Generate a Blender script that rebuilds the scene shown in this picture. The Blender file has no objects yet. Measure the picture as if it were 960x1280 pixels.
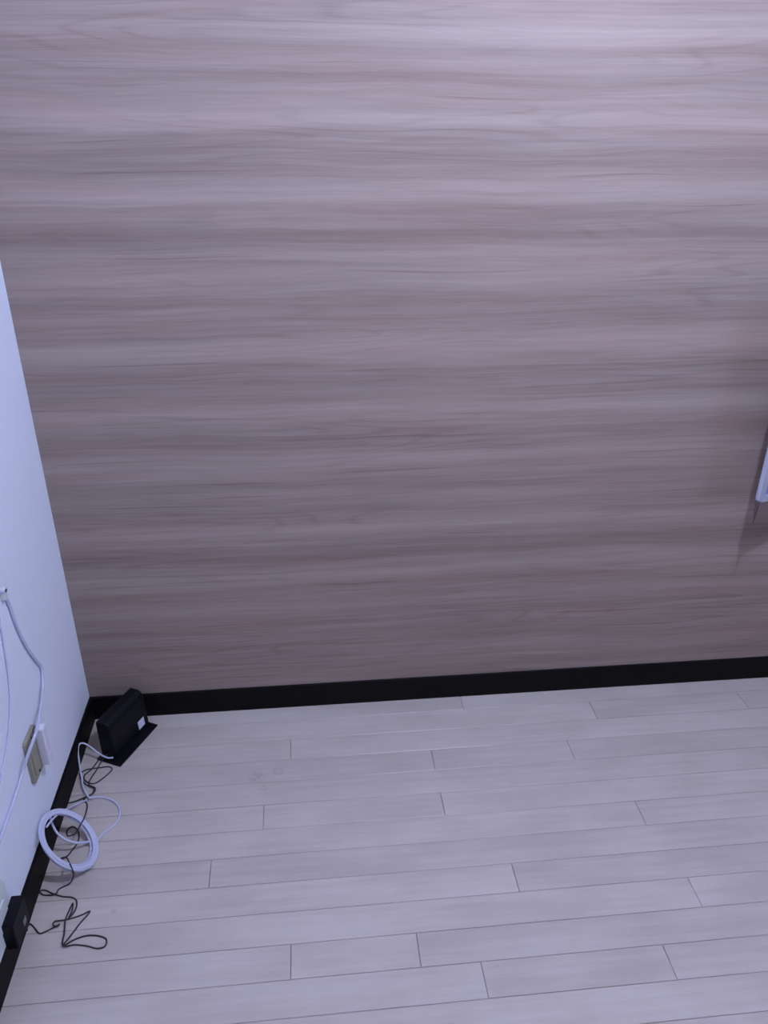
import bpy, bmesh, math, random
from mathutils import Vector, Matrix

random.seed(7)
scene = bpy.context.scene
col = scene.collection

# ------------------------------------------------------------------ camera
PLANK = 0.075
F_PX = 994.3
YAW, PITCH, ROLL = 0.1042, 0.4683, 0.0068
CAM = Vector((0.62846, -1.80933, 1.53356))
_f = Vector((math.sin(YAW) * math.cos(PITCH), math.cos(YAW) * math.cos(PITCH), -math.sin(PITCH)))
_r = Vector((math.cos(YAW), -math.sin(YAW), 0))
_u = _r.cross(_f)
RIGHT = _r * math.cos(ROLL) + _u * math.sin(ROLL)
UP = -_r * math.sin(ROLL) + _u * math.cos(ROLL)
FWD = _f
cam_data = bpy.data.cameras.new('camera')
cam = bpy.data.objects.new('camera', cam_data)
col.objects.link(cam)
cam.matrix_world = Matrix(((RIGHT.x, UP.x, -FWD.x, CAM.x), (RIGHT.y, UP.y, -FWD.y, CAM.y),
                           (RIGHT.z, UP.z, -FWD.z, CAM.z), (0, 0, 0, 1)))
cam_data.sensor_fit = 'HORIZONTAL'
cam_data.sensor_width = 36.0
cam_data.lens = 36.0 * F_PX / 960.0
cam_data.clip_start = 0.02
scene.camera = cam

# ------------------------------------------------------------------ world, exposure, lamp data
world = bpy.data.worlds.new('world')
scene.world = world
world.use_nodes = True
world.node_tree.nodes['Background'].inputs[0].default_value = (0.44, 0.57, 1.0, 1)
world.node_tree.nodes['Background'].inputs[1].default_value = 4.4
vs = scene.view_settings
vs.view_transform = 'Standard'
vs.look = 'None'
vs.gamma = 1.0
vs.use_curve_mapping = False
vs.exposure = 0.0
LAMP_POS = Vector((1.282, -1.026, 2.40))
LAMP_COLOR = (0.595, 0.68, 1.0)
LAMP_STRENGTH = 2520.0
ROOM_X, ROOM_Y, ROOM_Z = 2.75, -3.05, 2.55


# ------------------------------------------------------------------ pixel helpers (a pixel is a direction)
def ray(px, py):
    return RIGHT * ((px - 480) / F_PX) + UP * (-(py - 640) / F_PX) + FWD


def on_floor(px, py, z=0.0):
    d = ray(px, py)
    return CAM + d * ((z - CAM.z) / d.z)


def on_left(px, py, x=0.0):
    d = ray(px, py)
    return CAM + d * ((x - CAM.x) / d.x)


# ------------------------------------------------------------------ materials
def mat(name, color, rough=0.6, metallic=0.0, noise=0.0, scale=60.0, bump=0.0, coat=0.0, spec=0.5):
    m = bpy.data.materials.new(name)
    m.use_nodes = True
    nt = m.node_tree
    b = nt.nodes['Principled BSDF']
    b.inputs['Base Color'].default_value = (*color, 1)
    b.inputs['Roughness'].default_value = rough
    b.inputs['Metallic'].default_value = metallic
    b.inputs['Coat Weight'].default_value = coat
    b.inputs['Specular IOR Level'].default_value = spec
    tc = nt.nodes.new('ShaderNodeTexCoord')
    n = nt.nodes.new('ShaderNodeTexNoise')
    n.inputs['Scale'].default_value = scale
    n.inputs['Detail'].default_value = 4
    nt.links.new(tc.outputs['Object'], n.inputs['Vector'])
    if noise > 0:
        mx = nt.nodes.new('ShaderNodeMix')
        mx.data_type = 'RGBA'
        mx.inputs['A'].default_value = (*[c * (1 - noise) for c in color], 1)
        mx.inputs['B'].default_value = (*[min(1, c * (1 + noise)) for c in color], 1)
        nt.links.new(n.outputs['Fac'], mx.inputs['Factor'])
        nt.links.new(mx.outputs['Result'], b.inputs['Base Color'])
    if bump > 0:
        bp = nt.nodes.new('ShaderNodeBump')
        bp.inputs['Strength'].default_value = bump
        bp.inputs['Distance'].default_value = 0.002
        nt.links.new(n.outputs['Fac'], bp.inputs['Height'])
        nt.links.new(bp.outputs['Normal'], b.inputs['Normal'])
    return m


class G:
    """small node graph helper"""
    def __init__(s, m):
        s.nt = m.node_tree

    def n(s, t, **kw):
        o = s.nt.nodes.new(t)
        for k, v in kw.items():
            setattr(o, k, v)
        return o

    def put(s, sock, v):
        if hasattr(v, 'is_output'):
            s.nt.links.new(v, sock)
        else:
            sock.default_value = v

    def math(s, op, a, b=0.0, c=0.0):
        o = s.n('ShaderNodeMath', operation=op)
        s.put(o.inputs[0], a)
        s.put(o.inputs[1], b)
        s.put(o.inputs[2], c)
        return o.outputs[0]

    def xyz(s, x, y, z):
        o = s.n('ShaderNodeCombineXYZ')
        for i, v in enumerate((x, y, z)):
            s.put(o.inputs[i], v)
        return o.outputs[0]

    def noise(s, vec, scale=1.0, detail=2.0, rough=0.5, dist=0.0):
        o = s.n('ShaderNodeTexNoise')
        s.put(o.inputs['Vector'], vec)
        o.inputs['Scale'].default_value = scale
        o.inputs['Detail'].default_value = detail
        o.inputs['Roughness'].default_value = rough
        o.inputs['Distortion'].default_value = dist
        return o.outputs['Fac']

    def smooth(s, v, lo, hi, a=0.0, b=1.0):
        o = s.n('ShaderNodeMapRange', interpolation_type='SMOOTHSTEP')
        s.put(o.inputs['Value'], v)
        o.inputs['From Min'].default_value = lo
        o.inputs['From Max'].default_value = hi
        o.inputs['To Min'].default_value = a
        o.inputs['To Max'].default_value = b
        return o.outputs['Result']

    def mix(s, f, a, b, mode='MIX'):
        o = s.n('ShaderNodeMix', data_type='RGBA', blend_type=mode)
        s.put(o.inputs['Factor'], f)
        s.put(o.inputs['A'], a)
        s.put(o.inputs['B'], b)
        return o.outputs['Result']


# printed wood grain of the back wall: tone of the print by height (metres)
BANDS = [(0.00, .40), (0.07, .46), (0.13, .36), (0.17, .48), (0.215, .34), (0.26, .46), (0.30, .36), (0.345, .56), (0.37, .40),
         (0.40, .38), (0.435, .72), (0.47, .48), (0.49, .22), (0.515, .28), (0.54, .48), (0.575, .70), (0.605, .50),
         (0.63, .36), (0.665, .50), (0.70, .40), (0.735, .50), (0.765, .72), (0.79, .48), (0.825, .32), (0.855, .46),
         (0.89, .76), (0.92, .46), (0.955, .42), (0.975, .34), (1.005, .46), (1.045, .85), (1.075, .52),
         (1.10, .40), (1.13, .44), (1.16, .38), (1.20, .68), (1.225, .50), (1.25, .58), (1.27, .36), (1.293, .16),
         (1.31, .46), (1.345, .42), (1.365, .74), (1.395, .66), (1.42, .40), (1.45, .32), (1.48, .50), (1.515, .82), (1.54, .58),
         (1.565, .52), (1.585, .34), (1.61, .46), (1.645, .40), (1.668, .78), (1.69, .60), (1.72, .46), (1.80, .60),
         (1.86, .36), (1.95, .70), (2.05, .4), (2.15, .65), (2.3, .4), (2.45, .6)]


def wood_print_material():
    m = bpy.data.materials.new('wood_grain_wall_covering')
    m.use_nodes = True
    g = G(m)
    b = m.node_tree.nodes['Principled BSDF']
    tc = g.n('ShaderNodeTexCoord')
    sp = g.n('ShaderNodeSeparateXYZ')
    g.put(sp.inputs[0], tc.outputs['Object'])
    x, z = sp.outputs['X'], sp.outputs['Z']
    # slow waviness along the boards
    w1 = g.math('SUBTRACT', g.noise(g.xyz(g.math('MULTIPLY', x, 1.1), 0.0, g.math('MULTIPLY', z, 3.0)), 1, 2), 0.5)
    w2 = g.math('SUBTRACT', g.noise(g.xyz(g.math('MULTIPLY', x, 3.2), 4.0, g.math('MULTIPLY', z, 16.0)), 1, 3), 0.5)
    zw = g.math('ADD', z, g.math('ADD', g.math('MULTIPLY', w1, 0.030), g.math('MULTIPLY', w2, 0.018)))
    # broad tone bands
    halves = []
    split = 1.045
    for lo, hi in ((0.0, split), (split, 2.45)):
        pts = [p for p in BANDS if lo <= p[0] <= hi]
        r = g.n('ShaderNodeValToRGB')
        r.color_ramp.interpolation = 'EASE'
        while len(r.color_ramp.elements) < min(32, len(pts)):
            r.color_ramp.elements.new(0.5)
        for e, (h, v) in zip(r.color_ramp.elements, pts[:32]):
            e.position = (h - lo) / (hi - lo)
            e.color = (v, v, v, 1)
        g.put(r.inputs[0], g.math('DIVIDE', g.math('SUBTRACT', zw, lo), hi - lo))
        halves.append(r.outputs['Color'])
    band = g.mix(g.math('GREATER_THAN', zw, split), halves[0], halves[1])
    bandv = g.n('ShaderNodeRGBToBW')
    g.put(bandv.inputs[0], band)
    # streaks that run along the grain
    s1 = g.noise(g.xyz(g.math('MULTIPLY', x, 1.3), 1.0, g.math('MULTIPLY', zw, 38.0)), 1, 3, 0.6)
    s2 = g.noise(g.xyz(g.math('MULTIPLY', x, 2.2), 2.0, g.math('MULTIPLY', zw, 130.0)), 1, 3, 0.65)
    s3 = g.noise(g.xyz(g.math('MULTIPLY', x, 9.0), 3.0, g.math('MULTIPLY', zw, 420.0)), 1, 2, 0.6)
    # flame-shaped figure: contour lines of a stretched bumpy field
    fld = g.noise(g.xyz(g.math('MULTIPLY', x, 0.75), 7.0, g.math('MULTIPLY', z, 11.0)), 1, 2, 0.4)
    cont = g.math('PINGPONG', g.math('MULTIPLY', fld, 16.0), 0.5)
    line = g.smooth(cont, 0.0, 0.22, 1.0, 0.0)
    where = g.smooth(g.noise(g.xyz(g.math('MULTIPLY', x, 1.5), 9.0, g.math('MULTIPLY', z, 9.0)), 1, 2), 0.46, 0.62)
    line = g.math('MULTIPLY', line, where)
    tone = g.math('ADD', g.math('MULTIPLY', bandv.outputs[0], 0.60), g.math('MULTIPLY', s1, 0.55))
    tone = g.math('ADD', tone, g.math('MULTIPLY', s2, 0.40))
    tone = g.math('ADD', tone, g.math('MULTIPLY', s3, 0.20))
    tone = g.math('SUBTRACT', tone, g.math('MULTIPLY', line, 0.11))
    dark = g.smooth(g.noise(g.xyz(g.math('MULTIPLY', x, 0.9), 5.0, g.math('MULTIPLY', zw, 55.0)), 1, 2, 0.5), 0.66, 0.76)
    tone = g.math('SUBTRACT', tone, g.math('MULTIPLY', dark, 0.22))
    thin = g.smooth(g.noise(g.xyz(g.math('MULTIPLY', x, 1.7), 15.0, g.math('MULTIPLY', zw, 105.0)), 1, 1, 0.5), 0.66, 0.76)
    pale = g.smooth(g.noise(g.xyz(g.math('MULTIPLY', x, 1.2), 18.0, g.math('MULTIPLY', zw, 70.0)), 1, 1, 0.5), 0.66, 0.78)
    tone = g.math('ADD', g.math('SUBTRACT', tone, g.math('MULTIPLY', thin, 0.20)), g.math('MULTIPLY', pale, 0.14))
    t = g.smooth(tone, 0.36, 1.36)
    red = g.math('MULTIPLY', 0.8, g.smooth(g.noise(g.xyz(g.math('MULTIPLY', x, 1.6), 11.0, g.math('MULTIPLY', zw, 14.0)), 1, 2), 0.42, 0.68))
    dk = g.mix(red, (0.192, 0.147, 0.131, 1), (0.210, 0.141, 0.126, 1))
    lt = g.mix(red, (0.424, 0.350, 0.313, 1), (0.434, 0.335, 0.304, 1))
    g.put(b.inputs['Base Color'], g.mix(t, dk, lt))
    b.inputs['Roughness'].default_value = 0.5
    b.inputs['Specular IOR Level'].default_value = 0.3
    bp = g.n('ShaderNodeBump')
    bp.inputs['Strength'].default_value = 0.06
    bp.inputs['Distance'].default_value = 0.001
    g.put(bp.inputs['Height'], s3)
    g.put(b.inputs['Normal'], bp.outputs['Normal'])
    return m


def plank_material():
    m = bpy.data.materials.new('whitewashed_plank')
    m.use_nodes = True
    g = G(m)
    b = m.node_tree.nodes['Principled BSDF']
    tc = g.n('ShaderNodeTexCoord')
    oi = g.n('ShaderNodeObjectInfo')
    sp = g.n('ShaderNodeSeparateXYZ')
    g.put(sp.inputs[0], tc.outputs['Object'])
    x, y = sp.outputs['X'], sp.outputs['Y']
    off = g.math('MULTIPLY', oi.outputs['Random'], 40.0)
    s1 = g.noise(g.xyz(g.math('MULTIPLY', x, 3.5), g.math('MULTIPLY', y, 60.0), off), 1, 3, 0.6)
    s2 = g.noise(g.xyz(g.math('MULTIPLY', x, 5.0), g.math('MULTIPLY', y, 9.0), off), 1, 3, 0.55)
    t = g.math('ADD', g.math('MULTIPLY', s1, 0.45), g.math('MULTIPLY', s2, 0.55))
    c = g.mix(g.smooth(t, 0.3, 0.7), (0.483, 0.431, 0.408, 1), (0.583, 0.535, 0.513, 1))
    geo = g.n('ShaderNodeNewGeometry')
    stain = 0.0
    for px, py, rad in ((321, 971, 0.022), (348, 964, 0.016), (330, 985, 0.010), (142, 1139, 0.006)):
        pt = on_floor(px, py)
        vm = g.n('ShaderNodeVectorMath', operation='DISTANCE')
        g.put(vm.inputs[0], geo.outputs['Position'])
        vm.inputs[1].default_value = pt
        stain = g.math('ADD', stain, g.smooth(vm.outputs['Value'], rad * 0.4, rad * 1.3, 1.0, 0.0))
    smn = g.noise(geo.outputs['Position'], 70, 3)
    stain = g.math('MULTIPLY', stain, g.smooth(smn, 0.35, 0.6, 0.1, 0.5))
    c = g.mix(stain, c, (0.32, 0.30, 0.30, 1))
    rv = g.smooth(oi.outputs['Random'], 0.0, 1.0, 0.0, 1.0)
    tint = g.mix(rv, (0.95, 0.935, 0.935, 1), (1.03, 1.02, 1.01, 1))
    g.put(b.inputs['Base Color'], g.mix(1.0, c, tint, 'MULTIPLY'))
    g.put(b.inputs['Roughness'], g.smooth(s2, 0.3, 0.7, 0.28, 0.38))
    b.inputs['Specular IOR Level'].default_value = 0.5
    return m


def baseboard_material():
    m = bpy.data.materials.new('black_brown_baseboard')
    m.use_nodes = True
    g = G(m)
    b = m.node_tree.nodes['Principled BSDF']
    tc = g.n('ShaderNodeTexCoord')
    sp = g.n('ShaderNodeSeparateXYZ')
    g.put(sp.inputs[0], tc.outputs['Object'])
    n = g.noise(g.xyz(g.math('MULTIPLY', sp.outputs['X'], 3.0), g.math('MULTIPLY', sp.outputs['Y'], 3.0),
                      g.math('MULTIPLY', sp.outputs['Z'], 110.0)), 1, 3)
    g.put(b.inputs['Base Color'], g.mix(n, (0.003, 0.0027, 0.0027, 1), (0.009, 0.007, 0.007, 1)))
    b.inputs['Roughness'].default_value = 0.6
    b.inputs['Specular IOR Level'].default_value = 0.12
    return m


def emission_material(name, color, strength):
    m = bpy.data.materials.new(name)
    m.use_nodes = True
    b = m.node_tree.nodes['Principled BSDF']
    b.inputs['Base Color'].default_value = (0.9, 0.9, 0.9, 1)
    b.inputs['Emission Color'].default_value = (*color, 1)
    b.inputs['Emission Strength'].default_value = strength
    return m


M_WOOD = wood_print_material()
M_PLANK = plank_material()
M_BASE = baseboard_material()
M_BEIGE = mat('warm_beige_wallpaper', (0.27, 0.18, 0.11), 0.8, noise=0.04, scale=200, bump=0.2)
M_WALL = mat('bluish_white_wallpaper', (0.80, 0.85, 0.985), 0.8, noise=0.03, scale=220, bump=0.25)
M_CEIL = mat('white_ceiling_paper', (0.52, 0.45, 0.36), 0.85, noise=0.02, scale=150, bump=0.1)
M_SUB = mat('dark_subfloor', (0.16, 0.13, 0.12), 0.9, noise=0.1, scale=30)
M_BLACK = mat('black_plastic', (0.004, 0.004, 0.007), 0.5, noise=0.1, scale=300, bump=0.05, spec=0.18)
M_BLACKM = mat('matte_black_plastic', (0.006, 0.006, 0.008), 0.6, noise=0.1, scale=200)
M_BCABLE = mat('black_cable_rubber', (0.030, 0.027, 0.032), 0.6, noise=0.1, scale=200)
M_WCABLE = mat('white_cable_jacket', (0.58, 0.61, 0.80), 0.45, noise=0.03, scale=200)
M_WPLAST = mat('white_plastic', (0.74, 0.75, 0.86), 0.4, noise=0.02, scale=100)
M_OLIVE = mat('olive_grey_cover_plate', (0.30, 0.29, 0.22), 0.5, noise=0.06, scale=120)
M_GREENW = mat('greenish_white_plastic', (0.66, 0.73, 0.74), 0.4, noise=0.03, scale=100)
M_STICK = mat('pale_sticker', (0.72, 0.76, 0.95), 0.5, noise=0.05, scale=400)
M_GREY = mat('grey_glint', (0.20, 0.20, 0.22), 0.5, noise=0.05, scale=300)  # colour of the painted glint on the adapter
M_SCREEN = mat('bluish_grey_panel_face', (0.26, 0.28, 0.48), 0.25, noise=0.03, scale=20)
M_FRAME = mat('pale_grey_frame', (0.46, 0.48, 0.60), 0.45, noise=0.03, scale=100)
M_BROWN = mat('shaded_wall_brown', (0.11, 0.085, 0.08), 0.7, noise=0.1, scale=200)  # toned like the shaded wall behind the made-up tab
M_STEEL = mat('dark_steel', (0.10, 0.10, 0.11), 0.4, metallic=0.8, noise=0.05, scale=100)
M_GLASS = bpy.data.materials.new('fill_window_glass')
M_GLASS.use_nodes = True
_g = G(M_GLASS)
_t = _g.n('ShaderNodeBsdfTransparent')
_t.inputs[0].default_value = (0.93, 0.96, 0.97, 1)
_gl = _g.n('ShaderNodeBsdfGlossy')
_gl.inputs['Roughness'].default_value = 0.02
_mx = _g.n('ShaderNodeMixShader')
_mx.inputs[0].default_value = 0.06
_g.put(_mx.inputs[1], _t.outputs[0])
_g.put(_mx.inputs[2], _gl.outputs[0])
_g.put(M_GLASS.node_tree.nodes['Material Output'].inputs['Surface'], _mx.outputs[0])
M_GLOBE = emission_material('lit_globe', LAMP_COLOR, LAMP_STRENGTH)


# ------------------------------------------------------------------ mesh helpers
def obj(name, bm, m, parent=None, smooth=False):
    me = bpy.data.meshes.new(name)
    bm.normal_update()
    bm.to_mesh(me)
    bm.free()
    if smooth:
        for p in me.polygons:
            p.use_smooth = True
    me.materials.append(m)
    o = bpy.data.objects.new(name, me)
    col.objects.link(o)
    if parent:
        o.parent = parent
    return o


def tag(o, label, cat, group=None):
    o['label'] = label
    o['category'] = cat
    if group:
        o['group'] = group
    return o


def struct(o, label, cat):
    o['kind'] = 'structure'
    o['label'] = label
    o['category'] = cat
    return o


def thing(name, label, cat, loc=(0, 0, 0), rotz=0.0, group=None):
    o = bpy.data.objects.new(name, None)
    o.empty_display_size = 0.02
    col.objects.link(o)
    o.location = loc
    o.rotation_euler = (0, 0, rotz)
    return tag(o, label, cat, group)


def box(lo, hi, bevel=0.0, seg=2, bm=None, rot=None, vertical_only=False):
    bm2 = bmesh.new()
    lo, hi = Vector(lo), Vector(hi)
    c, s = (lo + hi) / 2, hi - lo
    bmesh.ops.create_cube(bm2, size=1.0, matrix=Matrix.Translation(c) @ Matrix.Diagonal((*s, 1)))
    if bevel > 0:
        bmesh.ops.bevel(bm2, geom=bm2.edges[:], offset=bevel, segments=seg, affect='EDGES', profile=0.5)
    if rot is not None:
        bmesh.ops.transform(bm2, matrix=rot, verts=bm2.verts[:])
    if bm is None:
        return bm2
    me = bpy.data.meshes.new('tmp')
    bm2.to_mesh(me)
    bm2.free()
    bm.from_mesh(me)
    bpy.data.meshes.remove(me)
    return bm


def prism(outline, z0, z1, bevel=0.0, seg=2):
    """outline: list of (x, y) counter-clockwise, extruded z0..z1"""
    bm = bmesh.new()
    a = [bm.verts.new((x, y, z0)) for x, y in outline]
    b = [bm.verts.new((x, y, z1)) for x, y in outline]
    n = len(outline)
    bm.faces.new(a[::-1])
    top = bm.faces.new(b)
    for i in range(n):
        bm.faces.new((a[i], a[(i + 1) % n], b[(i + 1) % n], b[i]))
    if bevel > 0:
        bmesh.ops.bevel(bm, geom=list(top.edges), offset=bevel, segments=seg, affect='EDGES', profile=0.5)
    return bm


def rounded_rect(w, h, r, n=5):
    pts = []
    for cx, cy, a0 in ((w / 2 - r, h / 2 - r, 0), (-w / 2 + r, h / 2 - r, 90), (-w / 2 + r, -h / 2 + r, 180), (w / 2 - r, -h / 2 + r, 270)):
        for i in range(n + 1):
            a = math.radians(a0 + 90 * i / n)
            pts.append((cx + r * math.cos(a), cy + r * math.sin(a)))
    return pts


def lathe(profile, n=24):
    """profile: list of (r, z)"""
    bm = bmesh.new()
    rings = []
    for r, z in profile:
        if r < 1e-6:
            rings.append([bm.verts.new((0, 0, z))])
        else:
            rings.append([bm.verts.new((r * math.cos(2 * math.pi * i / n), r * math.sin(2 * math.pi * i / n), z)) for i in range(n)])
    for A, B in zip(rings, rings[1:]):
        for i in range(n):
            j = (i + 1) % n
            if len(A) == 1 and len(B) > 1:
                bm.faces.new((A[0], B[i], B[j]))
            elif len(B) == 1 and len(A) > 1:
                bm.faces.new((A[i], A[j], B[0]))
            elif len(A) > 1:
                bm.faces.new((A[i], A[j], B[j], B[i]))
    bmesh.ops.recalc_face_normals(bm, faces=bm.faces[:])
    return bm


def spline(pts, step=0.004):
    """centripetal-like Catmull-Rom through pts"""
    pts = [Vector(p) for p in pts]
    P = [pts[0] * 2 - pts[1]] + pts + [pts[-1] * 2 - pts[-2]]
    out = []
    for i in range(1, len(P) - 2):
        p0, p1, p2, p3 = P[i - 1:i + 3]
        t0 = 0.0
        t1 = t0 + max((p1 - p0).length, 1e-5) ** 0.5
        t2 = t1 + max((p2 - p1).length, 1e-5) ** 0.5
        t3 = t2 + max((p3 - p2).length, 1e-5) ** 0.5
        k = max(2, int((p2 - p1).length / step))
        for j in range(k):
            t = t1 + (t2 - t1) * j / k
            a1 = p0 * ((t1 - t) / (t1 - t0)) + p1 * ((t - t0) / (t1 - t0))
            a2 = p1 * ((t2 - t) / (t2 - t1)) + p2 * ((t - t1) / (t2 - t1))
            a3 = p2 * ((t3 - t) / (t3 - t2)) + p3 * ((t - t2) / (t3 - t2))
            b1 = a1 * ((t2 - t) / (t2 - t0)) + a2 * ((t - t0) / (t2 - t0))
            b2 = a2 * ((t3 - t) / (t3 - t1)) + a3 * ((t - t1) / (t3 - t1))
            out.append(b1 * ((t2 - t) / (t2 - t1)) + b2 * ((t - t1) / (t2 - t1)))
    out.append(pts[-1])
    return out


def tube(path, r, n=8):
    bm = bmesh.new()
    up = Vector((0, 0, 1))
    rings = []
    nrm = None
    for i, p in enumerate(path):
        t = (path[min(i + 1, len(path) - 1)] - path[max(i - 1, 0)])
        t = t.normalized() if t.length > 1e-9 else Vector((1, 0, 0))
        if nrm is None:
            nrm = t.cross(up if abs(t.z) < 0.9 else Vector((1, 0, 0))).normalized()
        else:
            nrm = nrm - t * nrm.dot(t)
            nrm = nrm.normalized() if nrm.length > 1e-6 else t.orthogonal().normalized()
        bi = t.cross(nrm)
        rings.append([bm.verts.new(p + nrm * (r * math.cos(2 * math.pi * k / n)) + bi * (r * math.sin(2 * math.pi * k / n))) for k in range(n)])
    for A, B in zip(rings, rings[1:]):
        for k in range(n):
            bm.faces.new((A[k], A[(k + 1) % n], B[(k + 1) % n], B[k]))
    bm.faces.new(rings[0])
    bm.faces.new(rings[-1][::-1])
    bmesh.ops.recalc_face_normals(bm, faces=bm.faces[:])
    return bm


# ------------------------------------------------------------------ room shell
T = 0.10
o = obj('floor', box((-T, ROOM_Y - T, -0.12), (ROOM_X + T, T, -0.008)), M_SUB)
floor = struct(o, 'pale whitewashed narrow plank floor', 'floor')
struct(obj('ceiling', box((-T, ROOM_Y - T, ROOM_Z), (ROOM_X + T, T, ROOM_Z + T)), M_CEIL), 'plain white ceiling above the room', 'ceiling')
struct(obj('wall_back', box((-T, 0, -0.12), (ROOM_X + T, T, ROOM_Z)), M_WOOD), 'wall covered in horizontal pinkish grey wood grain', 'wall')
struct(obj('wall_left', box((-T, ROOM_Y, -0.12), (0, 0, ROOM_Z)), M_WALL), 'plain bluish white wall with cables and outlets', 'wall')
WY0, WY1, WZ0, WZ1 = -2.35, -0.95, 0.95, 2.10
bm = box((ROOM_X, ROOM_Y, -0.12), (ROOM_X + T, 0, WZ0))
box((ROOM_X, ROOM_Y, WZ1), (ROOM_X + T, 0, ROOM_Z), bm=bm)
box((ROOM_X, ROOM_Y, WZ0), (ROOM_X + T, WY0, WZ1), bm=bm)
box((ROOM_X, WY1, WZ0), (ROOM_X + T, 0, WZ1), bm=bm)
struct(obj('wall_right', bm, M_BEIGE), 'plain beige wall with an added window facing the cable wall', 'wall')
win = bpy.data.objects.new('fill_window_1', None)  # unseen window, added so bluish light reaches the left wall
col.objects.link(win)
win.location = (ROOM_X, (WY0 + WY1) / 2, WZ0)
struct(win, 'made-up white framed sliding window added to light the bluish wall', 'window')
hw, hh_ = (WY1 - WY0) / 2, WZ1 - WZ0
bm = bmesh.new()
for lo, hi in (((0, -hw, 0), (T, hw, 0.04)), ((0, -hw, hh_ - 0.04), (T, hw, hh_)), ((0, -hw, 0.04), (T, -hw + 0.04, hh_ - 0.04)), ((0, hw - 0.04, 0.04), (T, hw, hh_ - 0.04))):
    box(lo, hi, bm=bm)
obj('frame', bm, M_WPLAST, win)
for sx, y0_, y1_ in ((0.03, -hw + 0.04, 0.02), (0.06, -0.02, hw - 0.04)):
    bm = bmesh.new()
    z0_, z1_ = 0.04, hh_ - 0.04
    for lo, hi in (((sx, y0_, z0_), (sx + 0.025, y1_, z0_ + 0.04)), ((sx, y0_, z1_ - 0.04), (sx + 0.025, y1_, z1_)),
                   ((sx, y0_, z0_ + 0.04), (sx + 0.025, y0_ + 0.04, z1_ - 0.04)), ((sx, y1_ - 0.04, z0_ + 0.04), (sx + 0.025, y1_, z1_ - 0.04))):
        box(lo, hi, bm=bm)
    sash = obj('sash', bm, M_WPLAST, win)
    obj('pane', box((sx + 0.010, y0_ + 0.038, z0_ + 0.038), (sx + 0.014, y1_ - 0.038, z1_ - 0.038)), M_GLASS, sash)
portal = bpy.data.lights.new('fill_window_portal', 'AREA')
portal.shape = 'RECTANGLE'
portal.size, portal.size_y = hh_, 2 * hw
portal.cycles.is_portal = True
po = bpy.data.objects.new('fill_window_portal', portal)
col.objects.link(po)
po.location = (ROOM_X + T + 0.01, (WY0 + WY1) / 2, (WZ0 + WZ1) / 2)
po.rotation_euler = (0, math.radians(90), 0)
struct(obj('wall_rear', box((-T, ROOM_Y - T, -0.12), (ROOM_X + T, ROOM_Y, ROOM_Z)), M_BEIGE), 'plain beige wall facing the wood grain wall', 'wall')

BB_H, BB_T = 0.076, 0.006


def baseboard(name, p0, p1, inward, label):
    """profile swept from p0 to p1: flat board with a small rounded top edge"""
    p0, p1, inward = Vector(p0), Vector(p1), Vector(inward)
    prof = [(0, -0.006), (BB_T, -0.006), (BB_T, BB_H - 0.004), (BB_T - 0.0012, BB_H - 0.001), (BB_T - 0.003, BB_H), (0, BB_H)]
    bm = bmesh.new()
    A = [bm.verts.new(p0 + inward * d + Vector((0, 0, z))) for d, z in prof]
    B = [bm.verts.new(p1 + inward * d + Vector((0, 0, z))) for d, z in prof]
    bm.faces.new(A)
    bm.faces.new(B[::-1])
    for i in range(len(prof)):
        j = (i + 1) % len(prof)
        bm.faces.new((A[i], B[i], B[j], A[j]))
    bmesh.ops.recalc_face_normals(bm, faces=bm.faces[:])
    return struct(obj(name, bm, M_BASE), label, 'baseboard')


baseboard('baseboard_back', (0, 0, 0), (ROOM_X, 0, 0), (0, -1, 0), 'black baseboard along the wood grain wall')
baseboard('baseboard_left', (0, -BB_T, 0), (0, ROOM_Y, 0), (1, 0, 0), 'black baseboard along the wall with cables')
baseboard('baseboard_right', (ROOM_X, -BB_T, 0), (ROOM_X, ROOM_Y, 0), (-1, 0, 0), 'black baseboard along the opposite plain wall')
baseboard('baseboard_rear', (BB_T, ROOM_Y, 0), (ROOM_X - BB_T, ROOM_Y, 0), (0, 1, 0), 'black baseboard along the wall facing the wood grain')

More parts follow.
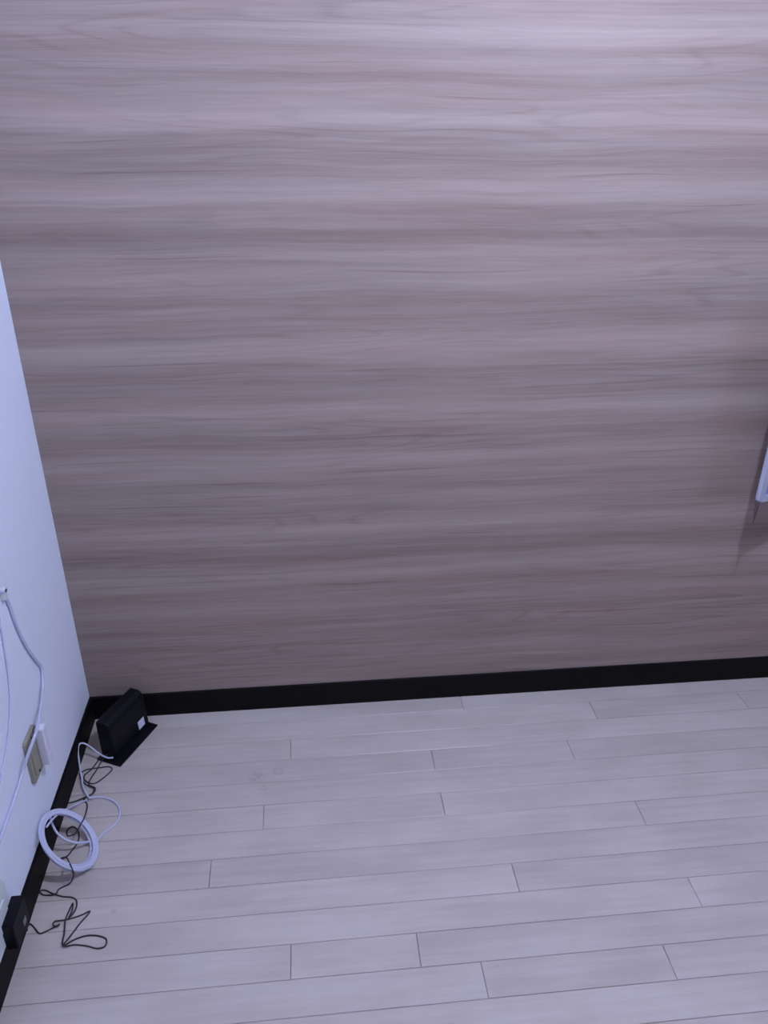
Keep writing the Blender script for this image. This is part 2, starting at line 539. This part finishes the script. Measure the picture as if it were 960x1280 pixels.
# ------------------------------------------------------------------ floor planks, one object each
Y0 = 1.8255
JOINTS = {-2: [1.045, 2.2], -1: [1.415, 1.865], 0: [0.552, 2.05], 1: [0.927, 1.301, 2.2], 2: [1.93],
          3: [0.487, 0.927, 2.1], 4: [1.405, 2.3], 5: [0.373, 1.78], 6: [1.054, 1.95], 7: [1.439, 2.3], 8: [0.554, 0.814, 1.75],
          9: [0.935, 1.316, 2.1], 10: [1.66], 11: [1.75]}
GAP = 0.0005
plank_n = 0
k = -2
while True:
    ya = -(Y0 + k) * PLANK
    yb = ya - PLANK
    if ya < ROOM_Y:
        break
    ya = min(ya, -0.001)
    yb = max(yb, ROOM_Y + 0.001)
    if k in JOINTS:
        js = list(JOINTS[k])
    else:
        js = [random.uniform(0.15, 0.7)]
    while js[-1] < ROOM_X - 0.5:
        if k in JOINTS and js[-1] < 1.6:
            js.append(random.uniform(2.0, 2.4))
        else:
            js.append(js[-1] + random.choice((0.375, 0.45, 0.75, 0.9)))
    js = [0.001] + [j for j in js if j < ROOM_X - 0.1] + [ROOM_X - 0.001]
    for xa, xb in zip(js, js[1:]):
        hx, hy = (xb - xa) / 2 - GAP, (ya - yb) / 2 - GAP
        if hy < 0.003:
            continue
        c = 0.0011
        bm = bmesh.new()
        lay = [(hx, hy, -0.009), (hx, hy, -c * 0.6), (hx - c, hy - c, 0.0)]
        rings = [[bm.verts.new((sx * a, sy * b_, z)) for sx, sy in ((1, 1), (-1, 1), (-1, -1), (1, -1))] for a, b_, z in lay]
        for A, B in zip(rings, rings[1:]):
            for i in range(4):
                bm.faces.new((A[i], A[(i + 1) % 4], B[(i + 1) % 4], B[i]))
        bm.faces.new(rings[-1])
        p = obj('plank', bm, M_PLANK, floor)
        p.location = ((xa + xb) / 2, (ya + yb) / 2, random.uniform(-0.0002, 0.0))
        plank_n += 1
    k += 1

# ------------------------------------------------------------------ ceiling lamp (lights the room, above the view)
lamp = thing('ceiling_lamp', 'round white globe lamp hanging below the ceiling', 'lamp', LAMP_POS)
dz = ROOM_Z - LAMP_POS.z
obj('canopy', lathe([(0, dz), (0.065, dz), (0.065, dz - 0.012), (0.05, dz - 0.025), (0, dz - 0.025)]), M_WPLAST, lamp, True)
obj('stem', lathe([(0, dz - 0.02), (0.012, dz - 0.02), (0.012, 0.050), (0.020, 0.045), (0.020, 0.026), (0, 0.026)]), M_WPLAST, lamp, True)
prof = [(0, -0.032)] + [(0.032 * math.sin(math.pi * i / 12), -0.032 * math.cos(math.pi * i / 12)) for i in range(1, 12)] + [(0, 0.032)]
obj('globe', lathe(prof, 32), M_GLOBE, lamp, True)

# ------------------------------------------------------------------ angled panel on the wood-grain wall
P0 = Vector((1.7465, -0.110, 0.654))                    # lower free corner
PW, PH, PT = 0.40, 0.50, 0.010
ANG = math.radians(15.5)
panel = thing('wall_panel', 'pale framed flat panel swung out from the wood grain wall', 'panel', P0, ANG)


def upright(bm):
    # (x, y, z) built flat with z as thickness -> x right, z up, thickness towards the wall (+y)
    bmesh.ops.transform(bm, matrix=Matrix.Rotation(math.radians(90), 4, 'X'), verts=bm.verts[:])
    return bm


def panel_ring():
    out = rounded_rect(PW, PH, 0.016, 6)
    inn = rounded_rect(PW - 0.040, PH - 0.040, 0.004, 6)
    bm = bmesh.new()
    n = len(out)
    ly = []
    for pts, z in ((out, 0.0), (out, PT - 0.003), ([(x * 0.985, y * 0.99) for x, y in out], PT), (inn, PT), (inn, PT - 0.006)):
        ly.append([bm.verts.new((x, y, z)) for x, y in pts])
    for A, B in zip(ly, ly[1:]):
        for i in range(n):
            bm.faces.new((A[i], A[(i + 1) % n], B[(i + 1) % n], B[i]))
    bm.faces.new(ly[0][::-1])
    bm.faces.new(ly[-1])
    bmesh.ops.recalc_face_normals(bm, faces=bm.faces[:])
    bmesh.ops.transform(bm, matrix=Matrix.Translation((PW / 2, PH / 2, 0)), verts=bm.verts[:])
    return bm


fr = obj('frame', upright(panel_ring()), M_FRAME, panel)
bm = prism(rounded_rect(PW - 0.044, PH - 0.044, 0.004), PT - 0.0062, PT - 0.0035, 0.001)
bmesh.ops.transform(bm, matrix=Matrix.Translation((PW / 2, PH / 2, 0)), verts=bm.verts[:])
face = obj('panel_face', upright(bm), M_SCREEN, panel)
face['label'] = 'bluish grey flat face'
# hinge bracket that carries the panel on its wall side
inv = Matrix.Rotation(-ANG, 4, 'Z') @ Matrix.Translation(-P0)
bm = bmesh.new()
for zz in (0.09, 0.36):
    box((PW - 0.05, 0.0, zz), (PW - 0.02, 0.012, zz + 0.05), 0.001, 1, bm)
hx_world = P0 + Vector((math.cos(ANG), math.sin(ANG), 0)) * (PW - 0.035)
for zz in (0.09, 0.36):
    box((hx_world.x - 0.012, hx_world.y, P0.z + zz), (hx_world.x + 0.012, 0.0, P0.z + zz + 0.05), 0.001, 1, bm, rot=inv)
obj('hinge', bm, M_STEEL, panel)
bm = lathe([(0, 0.012), (0.0055, 0.010), (0.0050, -0.012), (0.0030, -0.035), (0.0010, -0.060), (0, -0.061)], 10)
bmesh.ops.transform(bm, matrix=Matrix.Translation((0.009, -0.003, 0)), verts=bm.verts[:])
obj('shadow_tab', bm, M_BROWN, panel, True)  # made-up tab, tapered to cast the thin shadow tail on the wall

# ------------------------------------------------------------------ black device in the corner
A = Vector((0.044, -0.167, 0))
B = Vector((0.113, -0.195, 0))
Cc = Vector((0.186, -0.044, 0))
Dd = Vector((0.117, -0.016, 0))
ux = (Cc - B).normalized()                              # along the length
ang = math.atan2(ux.y, ux.x)
L, Wd = (Cc - B).length, 0.0745
dev = thing('black_device', 'black upright box device on a flat base in the room corner', 'device', A, ang)
# local frame: origin A, +x along the length (A->D), -y towards the room (A->B)
bp_ = obj('base_plate', box((0, -Wd, 0.0), (L, 0, 0.005), 0.0015, 2), M_BLACK, dev)


def device_body():
    # side profile across the width (y, z): upright with a sloped room-side shoulder
    prof = [(-0.049, 0.005), (-0.002, 0.005), (-0.001, 0.108), (-0.003, 0.114), (-0.007, 0.117), (-0.030, 0.117), (-0.040, 0.110), (-0.0445, 0.096)]
    bm = bmesh.new()
    xs = (0.018, L - 0.002)
    R0 = [bm.verts.new((xs[0], y, z)) for y, z in prof]
    R1 = [bm.verts.new((xs[1], y, z)) for y, z in prof]
    bm.faces.new(R0)
    bm.faces.new(R1[::-1])
    n = len(prof)
    for i in range(n):
        bm.faces.new((R0[i], R1[i], R1[(i + 1) % n], R0[(i + 1) % n]))
    bmesh.ops.recalc_face_normals(bm, faces=bm.faces[:])
    ends = [e for e in bm.edges if abs(e.verts[0].co.x - e.verts[1].co.x) < 1e-6]
    bmesh.ops.bevel(bm, geom=ends, offset=0.004, segments=3, affect='EDGES', profile=0.5, clamp_overlap=True)
    return bm


body = obj('body', device_body(), M_BLACK, dev)
# sticker on the room-side face, near the far end: lies on the face plane (y from -.049 at z .005 to -.0445 at z .092)
slope = (0.0045 / 0.087)


def on_face(x, z, out=0.0004):
    return (x, -0.049 + slope * (z - 0.005) - out, z)


bm = bmesh.new()
q = [(0.1215, 0.0155), (0.1475, 0.0155), (0.1475, 0.0415), (0.1215, 0.0415)]
f0 = [bm.verts.new(on_face(x, z, -0.0004)) for x, z in q]
f1 = [bm.verts.new(on_face(x, z, 0.0005)) for x, z in q]
bm.faces.new(f1)
bm.faces.new(f0[::-1])
for i in range(4):
    bm.faces.new((f0[i], f0[(i + 1) % 4], f1[(i + 1) % 4], f1[i]))
bmesh.ops.recalc_face_normals(bm, faces=bm.faces[:])
st = obj('sticker', bm, M_STICK, body)
st['label'] = 'pale blue white sticker'
# socket on the near end, where the white cable enters
obj('socket', box((0.0165, -0.040, 0.006), (0.0195, -0.026, 0.018), 0.0008, 1), M_BLACKM, body)

# ------------------------------------------------------------------ outlet with olive plate on the left wall
outlet = thing('wall_outlet', 'olive grey outlet plate on the bluish white wall above the cable coil', 'outlet', (0.0, -0.4225, 0.2675))
OW, OH = 0.066, 0.115


def on_wall(bm):
    # flat (x, y, z-thickness) -> on left wall: x -> -y (towards the camera is -y), y -> z, thickness -> +x
    m = Matrix(((0, 0, 1, 0), (1, 0, 0, 0), (0, 1, 0, 0), (0, 0, 0, 1)))
    bmesh.ops.transform(bm, matrix=m, verts=bm.verts[:])
    return bm


obj('cover_plate', on_wall(prism(rounded_rect(OW, OH, 0.005), -0.001, 0.008, 0.002)), M_OLIVE, outlet)
sk = obj('socket_insert', on_wall(prism(rounded_rect(OW - 0.022, OH - 0.03, 0.004), 0.007, 0.010, 0.001)), M_OLIVE, outlet)
for zz in (-0.047, 0.047):
    bm = lathe([(0, 0.0105), (0.003, 0.0105), (0.003, 0.007), (0, 0.007)], 12)
    bmesh.ops.transform(bm, matrix=Matrix.Rotation(math.radians(90), 4, 'Y') @ Matrix.Translation((-zz, 0, 0)), verts=bm.verts[:])
    obj('screw', bm, M_STEEL, outlet)

plug = thing('white_plug', 'slim white plug block on the olive grey outlet plate', 'plug', (0.009, -0.397, 0.270))
obj('plug_body', box((0, -0.011, -0.052), (0.021, 0.011, 0.052), 0.004, 3), M_WPLAST, plug)
obj('seam_cap', box((0.0205, -0.007, -0.044), (0.0225, 0.007, -0.020), 0.0008, 1), M_WPLAST, plug)


def wall_path(pts, x):
    return [on_left(p[0], p[1], p[2] if len(p) > 2 else x) for p in pts]


# cable clip and cables on the wall
clip = thing('cable_clip', 'small grey cable clip on the bluish white wall', 'cable clip', on_left(1.5, 742, 0.0))
obj('clip_body', box((-0.001, -0.010, -0.012), (0.010, 0.008, 0.012), 0.002, 2), M_GREENW, clip)
obj('nail', box((0.0095, -0.004, 0.004), (0.012, 0.004, 0.010), 0.0008, 1), M_STEEL, clip)

c1 = obj('wall_cable', tube(spline(wall_path([(1.5, 739, .008), (6, 744, .006), (12, 757, .0045), (18, 775, .0045), (25, 792, .0045), (32, 806, .0045), (44, 824, .0045),
                                         (52, 835, .0045), (53.5, 850, .006), (52.5, 872, .012), (50.5, 890, .022), (47.5, 906, .032), (43.5, 920, .036), (38.5, 934, .030), (33, 950, .020), (28.5, 966, .010), (23, 984, .006),
                                         (15, 1008, .0045), (7, 1030, .0045), (-4, 1062, .0045), (-22, 1110, .0045)], .0045)), 0.0034), M_WCABLE, None, True)
tag(c1, 'white cable running from the clip down the wall across the olive outlet', 'cable')
c3 = obj('wall_cable', tube(spline(wall_path([(-3, 760), (2, 788), (7, 820), (11, 850), (13, 880), (11, 915), (6, 950), (0, 978), (-10, 1010)], .003)), 0.0018), M_WCABLE, None, True)
tag(c3, 'thin white cable hanging in a faint bow on the wall beside the clip', 'cable')

# ------------------------------------------------------------------ lower outlet and black adapter
out2 = thing('wall_outlet', 'greenish white outlet just above the black baseboard behind the adapter', 'outlet', (0.0, -0.748, 0.145))
obj('cover_plate', on_wall(prism(rounded_rect(0.12, 0.125, 0.012), -0.001, 0.009, 0.003)), M_GREENW, out2)
obj('socket_insert', on_wall(prism(rounded_rect(0.086, 0.05, 0.008), 0.008, 0.0115, 0.001)), M_GREENW, out2)

adp = thing('power_adapter', 'black power adapter plugged in above the baseboard', 'adapter', (0.008, -0.710, 0.104))
obj('adapter_body', box((0, -0.036, -0.034), (0.024, 0.034, 0.034), 0.003, 3), M_BLACK, adp)
pl = obj('glint_patch', box((0.0236, 0.004, -0.022), (0.0245, 0.018, -0.006)), M_GREY, adp)  # grey patch that paints a glint on the adapter front
pl['label'] = 'grey painted glint'
bm = lathe([(0, 0.0), (0.0025, 0.0), (0.0045, 0.016), (0, 0.016)], 12)
o = obj('strain_relief', bm, M_BLACKM, adp, True)
o.location = (0.016, 0.020, -0.049)

# ------------------------------------------------------------------ black cord across the floor
RB = 0.0016


def floor_path(pts, r):
    return [on_floor(p[0], p[1], (p[2] if len(p) > 2 else 0.0) + r) for p in pts]


adp_exit = Vector((0.024, -0.690, 0.058))
cord = [adp_exit, adp_exit + Vector((0.000, 0.004, -0.015))] + floor_path([
    (34, 1155, .014), (39, 1155.5), (44, 1161), (50, 1167), (58, 1164), (66, 1160), (74, 1155.5), (71, 1158, .003), (66, 1156, .004), (68, 1152, .003), (81, 1150), (100, 1144.5), (112.5, 1139),
    (109, 1144), (101, 1153), (88, 1170), (79, 1182), (94, 1174), (109, 1169.5), (124, 1170), (133, 1174.5), (131, 1183), (122, 1185.5), (109, 1182.5),
    (94, 1181), (79, 1182, .004), (80.5, 1166, .003), (82, 1149, .005), (86, 1139, .002), (91, 1129), (90, 1139, .003), (86, 1147, .007), (92, 1141, .004), (96, 1131), (95, 1125), (91, 1122), (78, 1120.5), (66, 1117),
    (55, 1112.5), (50, 1114), (53, 1118), (62, 1119), (70, 1117, .004), (73, 1112), (78, 1109), (86.5, 1105), (91.5, 1096, .02), (90.5, 1087, .058), (87, 1079, .05),
    (80.5, 1072, .01), (73, 1077, .0), (76, 1073, .003), (82.5, 1071, .004), (90, 1063), (97.5, 1052), (98, 1040), (91, 1033), (84.5, 1037), (85, 1045), (91, 1043.5), (96, 1039, .04), (100, 1032, .078), (104, 1025, .055),
    (107.5, 1016, .008), (109, 1006), (105, 998), (111, 994.5), (116, 991), (117, 985), (108, 981), (102, 975), (101, 967), (107, 962.5), (122, 960), (137, 958.5),
    (140, 961.5), (131, 971), (117, 979.5), (107, 976, .003), (106, 969), (114, 962, .004), (118, 957, .004), (122, 951.5, .010)], RB) + [Vector((0.063, -0.1555, 0.013))]
cb = obj('black_cable', tube(spline(cord, 0.003), RB, 8), M_BCABLE, None, True)
tag(cb, 'thin black power cord tangled on the floor between adapter and black device', 'cord')

cord2 = [Vector((0.072, -0.159, 0.013))] + floor_path([(126, 953, .010), (121, 962, .004), (113, 974, .004), (111, 981, .005), (119, 985, .003), (117, 991, .004), (103, 998, .004), (93, 1002), (84, 1004), (78, 1005), (74, 1008), (69, 1022), (64, 1038), (58, 1056)], RB)
cb2 = obj('black_cable', tube(spline(cord2, 0.003), RB, 8), M_BCABLE, None, True)
tag(cb2, 'short black cord leading from black device to the left baseboard', 'cord')

# ------------------------------------------------------------------ white coiled network cable
RW = 0.0027
cc = Vector((0.0570, -0.477, 0.0590))
u = Vector((0.64, 0.10, -0.76)).normalized()
v = Vector((0.06, -1.0, 0.0))
v = (v - u * v.dot(u)).normalized()
nn = u.cross(v).normalized()
if nn.z < 0:
    nn = -nn


def coil_pt(a, r, h):
    return cc + (u * math.cos(a) + v * 0.92 * math.sin(a)) * r + nn * h


path = floor_path([(141.5, 947, .010), (136, 947.5, .010), (130, 945.5, .012), (121, 940, .022), (112, 933, .034), (104, 929, .045), (99, 930.5, .050), (97.5, 938, .042), (98.5, 948, .028),
                   (100, 960, .012), (102, 972, .008), (104, 983, .009), (108, 992, .008), (112, 997, .006), (120, 996.5), (130, 997), (141, 1001), (148, 1008), (150, 1016), (147, 1026), (140, 1034), (130, 1041), (121, 1047)], RW)
turns = 11
a0 = -0.15
N = 48
random.seed(3)
jit = [(-.0100 + .0155 * ((q * 5) % 12) / 11 + random.uniform(-.0008, .0008), (0.0045 if q % 2 else -0.0035) + random.uniform(-.002, .002)) for q in range(turns + 1)]
coil = []
for i in range(turns * N + int(0.55 * N)):
    t = i / N
    k0 = int(t)
    fr_ = t - k0
    s = fr_ * fr_ * (3 - 2 * fr_)
    j0 = jit[min(k0, turns)]
    j1 = jit[min(k0 + 1, turns)]
    rr = 0.0745 + j0[0] * (1 - s) + j1[0] * s
    hh = j0[1] * (1 - s) + j1[1] * s
    a = a0 + 2 * math.pi * t
    p = coil_pt(a, rr, hh)
    p.z = max(p.z, RW)
    p.x = max(p.x, RW + 0.0005)
    if p.z < BB_H + RW:
        p.x = max(p.x, BB_T + RW)
    coil.append(p)
tail_in = [coil_pt(a0 + 2 * math.pi * turns + 2 * math.pi * 0.60, 0.068, 0.006)] + floor_path([(66, 1032, .065), (72, 1042, .055), (81, 1049, .045), (92, 1053, .03), (103, 1053.5, .018), (111, 1052, .012)], 0)
full = spline(path, 0.003)[:-1] + coil[:]
wc = thing('network_cable', 'white network cable coiled in a ring leaning on the left baseboard', 'cable', (cc.x, cc.y, 0))


def local(pts):
    return [Vector(p) - Vector((cc.x, cc.y, 0)) for p in pts]


obj('coil', tube(local(coil), RW, 8), M_WCABLE, wc, True)
obj('lead', tube(local(spline(path[:-1] + coil[1:3], 0.003)), 0.0022, 8), M_WCABLE, wc, True)
obj('tail', tube(local(spline(tail_in, 0.003)), RW, 8), M_WCABLE, wc, True)
top = floor_path([(109, 1000, .004), (99, 1004), (90, 1008, .012), (80, 1013, .05), (72, 1018, .085), (64, 1026, .095), (58, 1034, .098)], RW)
obj('tail', tube(local(spline(top, 0.003)), RW * 0.9, 8), M_WCABLE, wc, True)
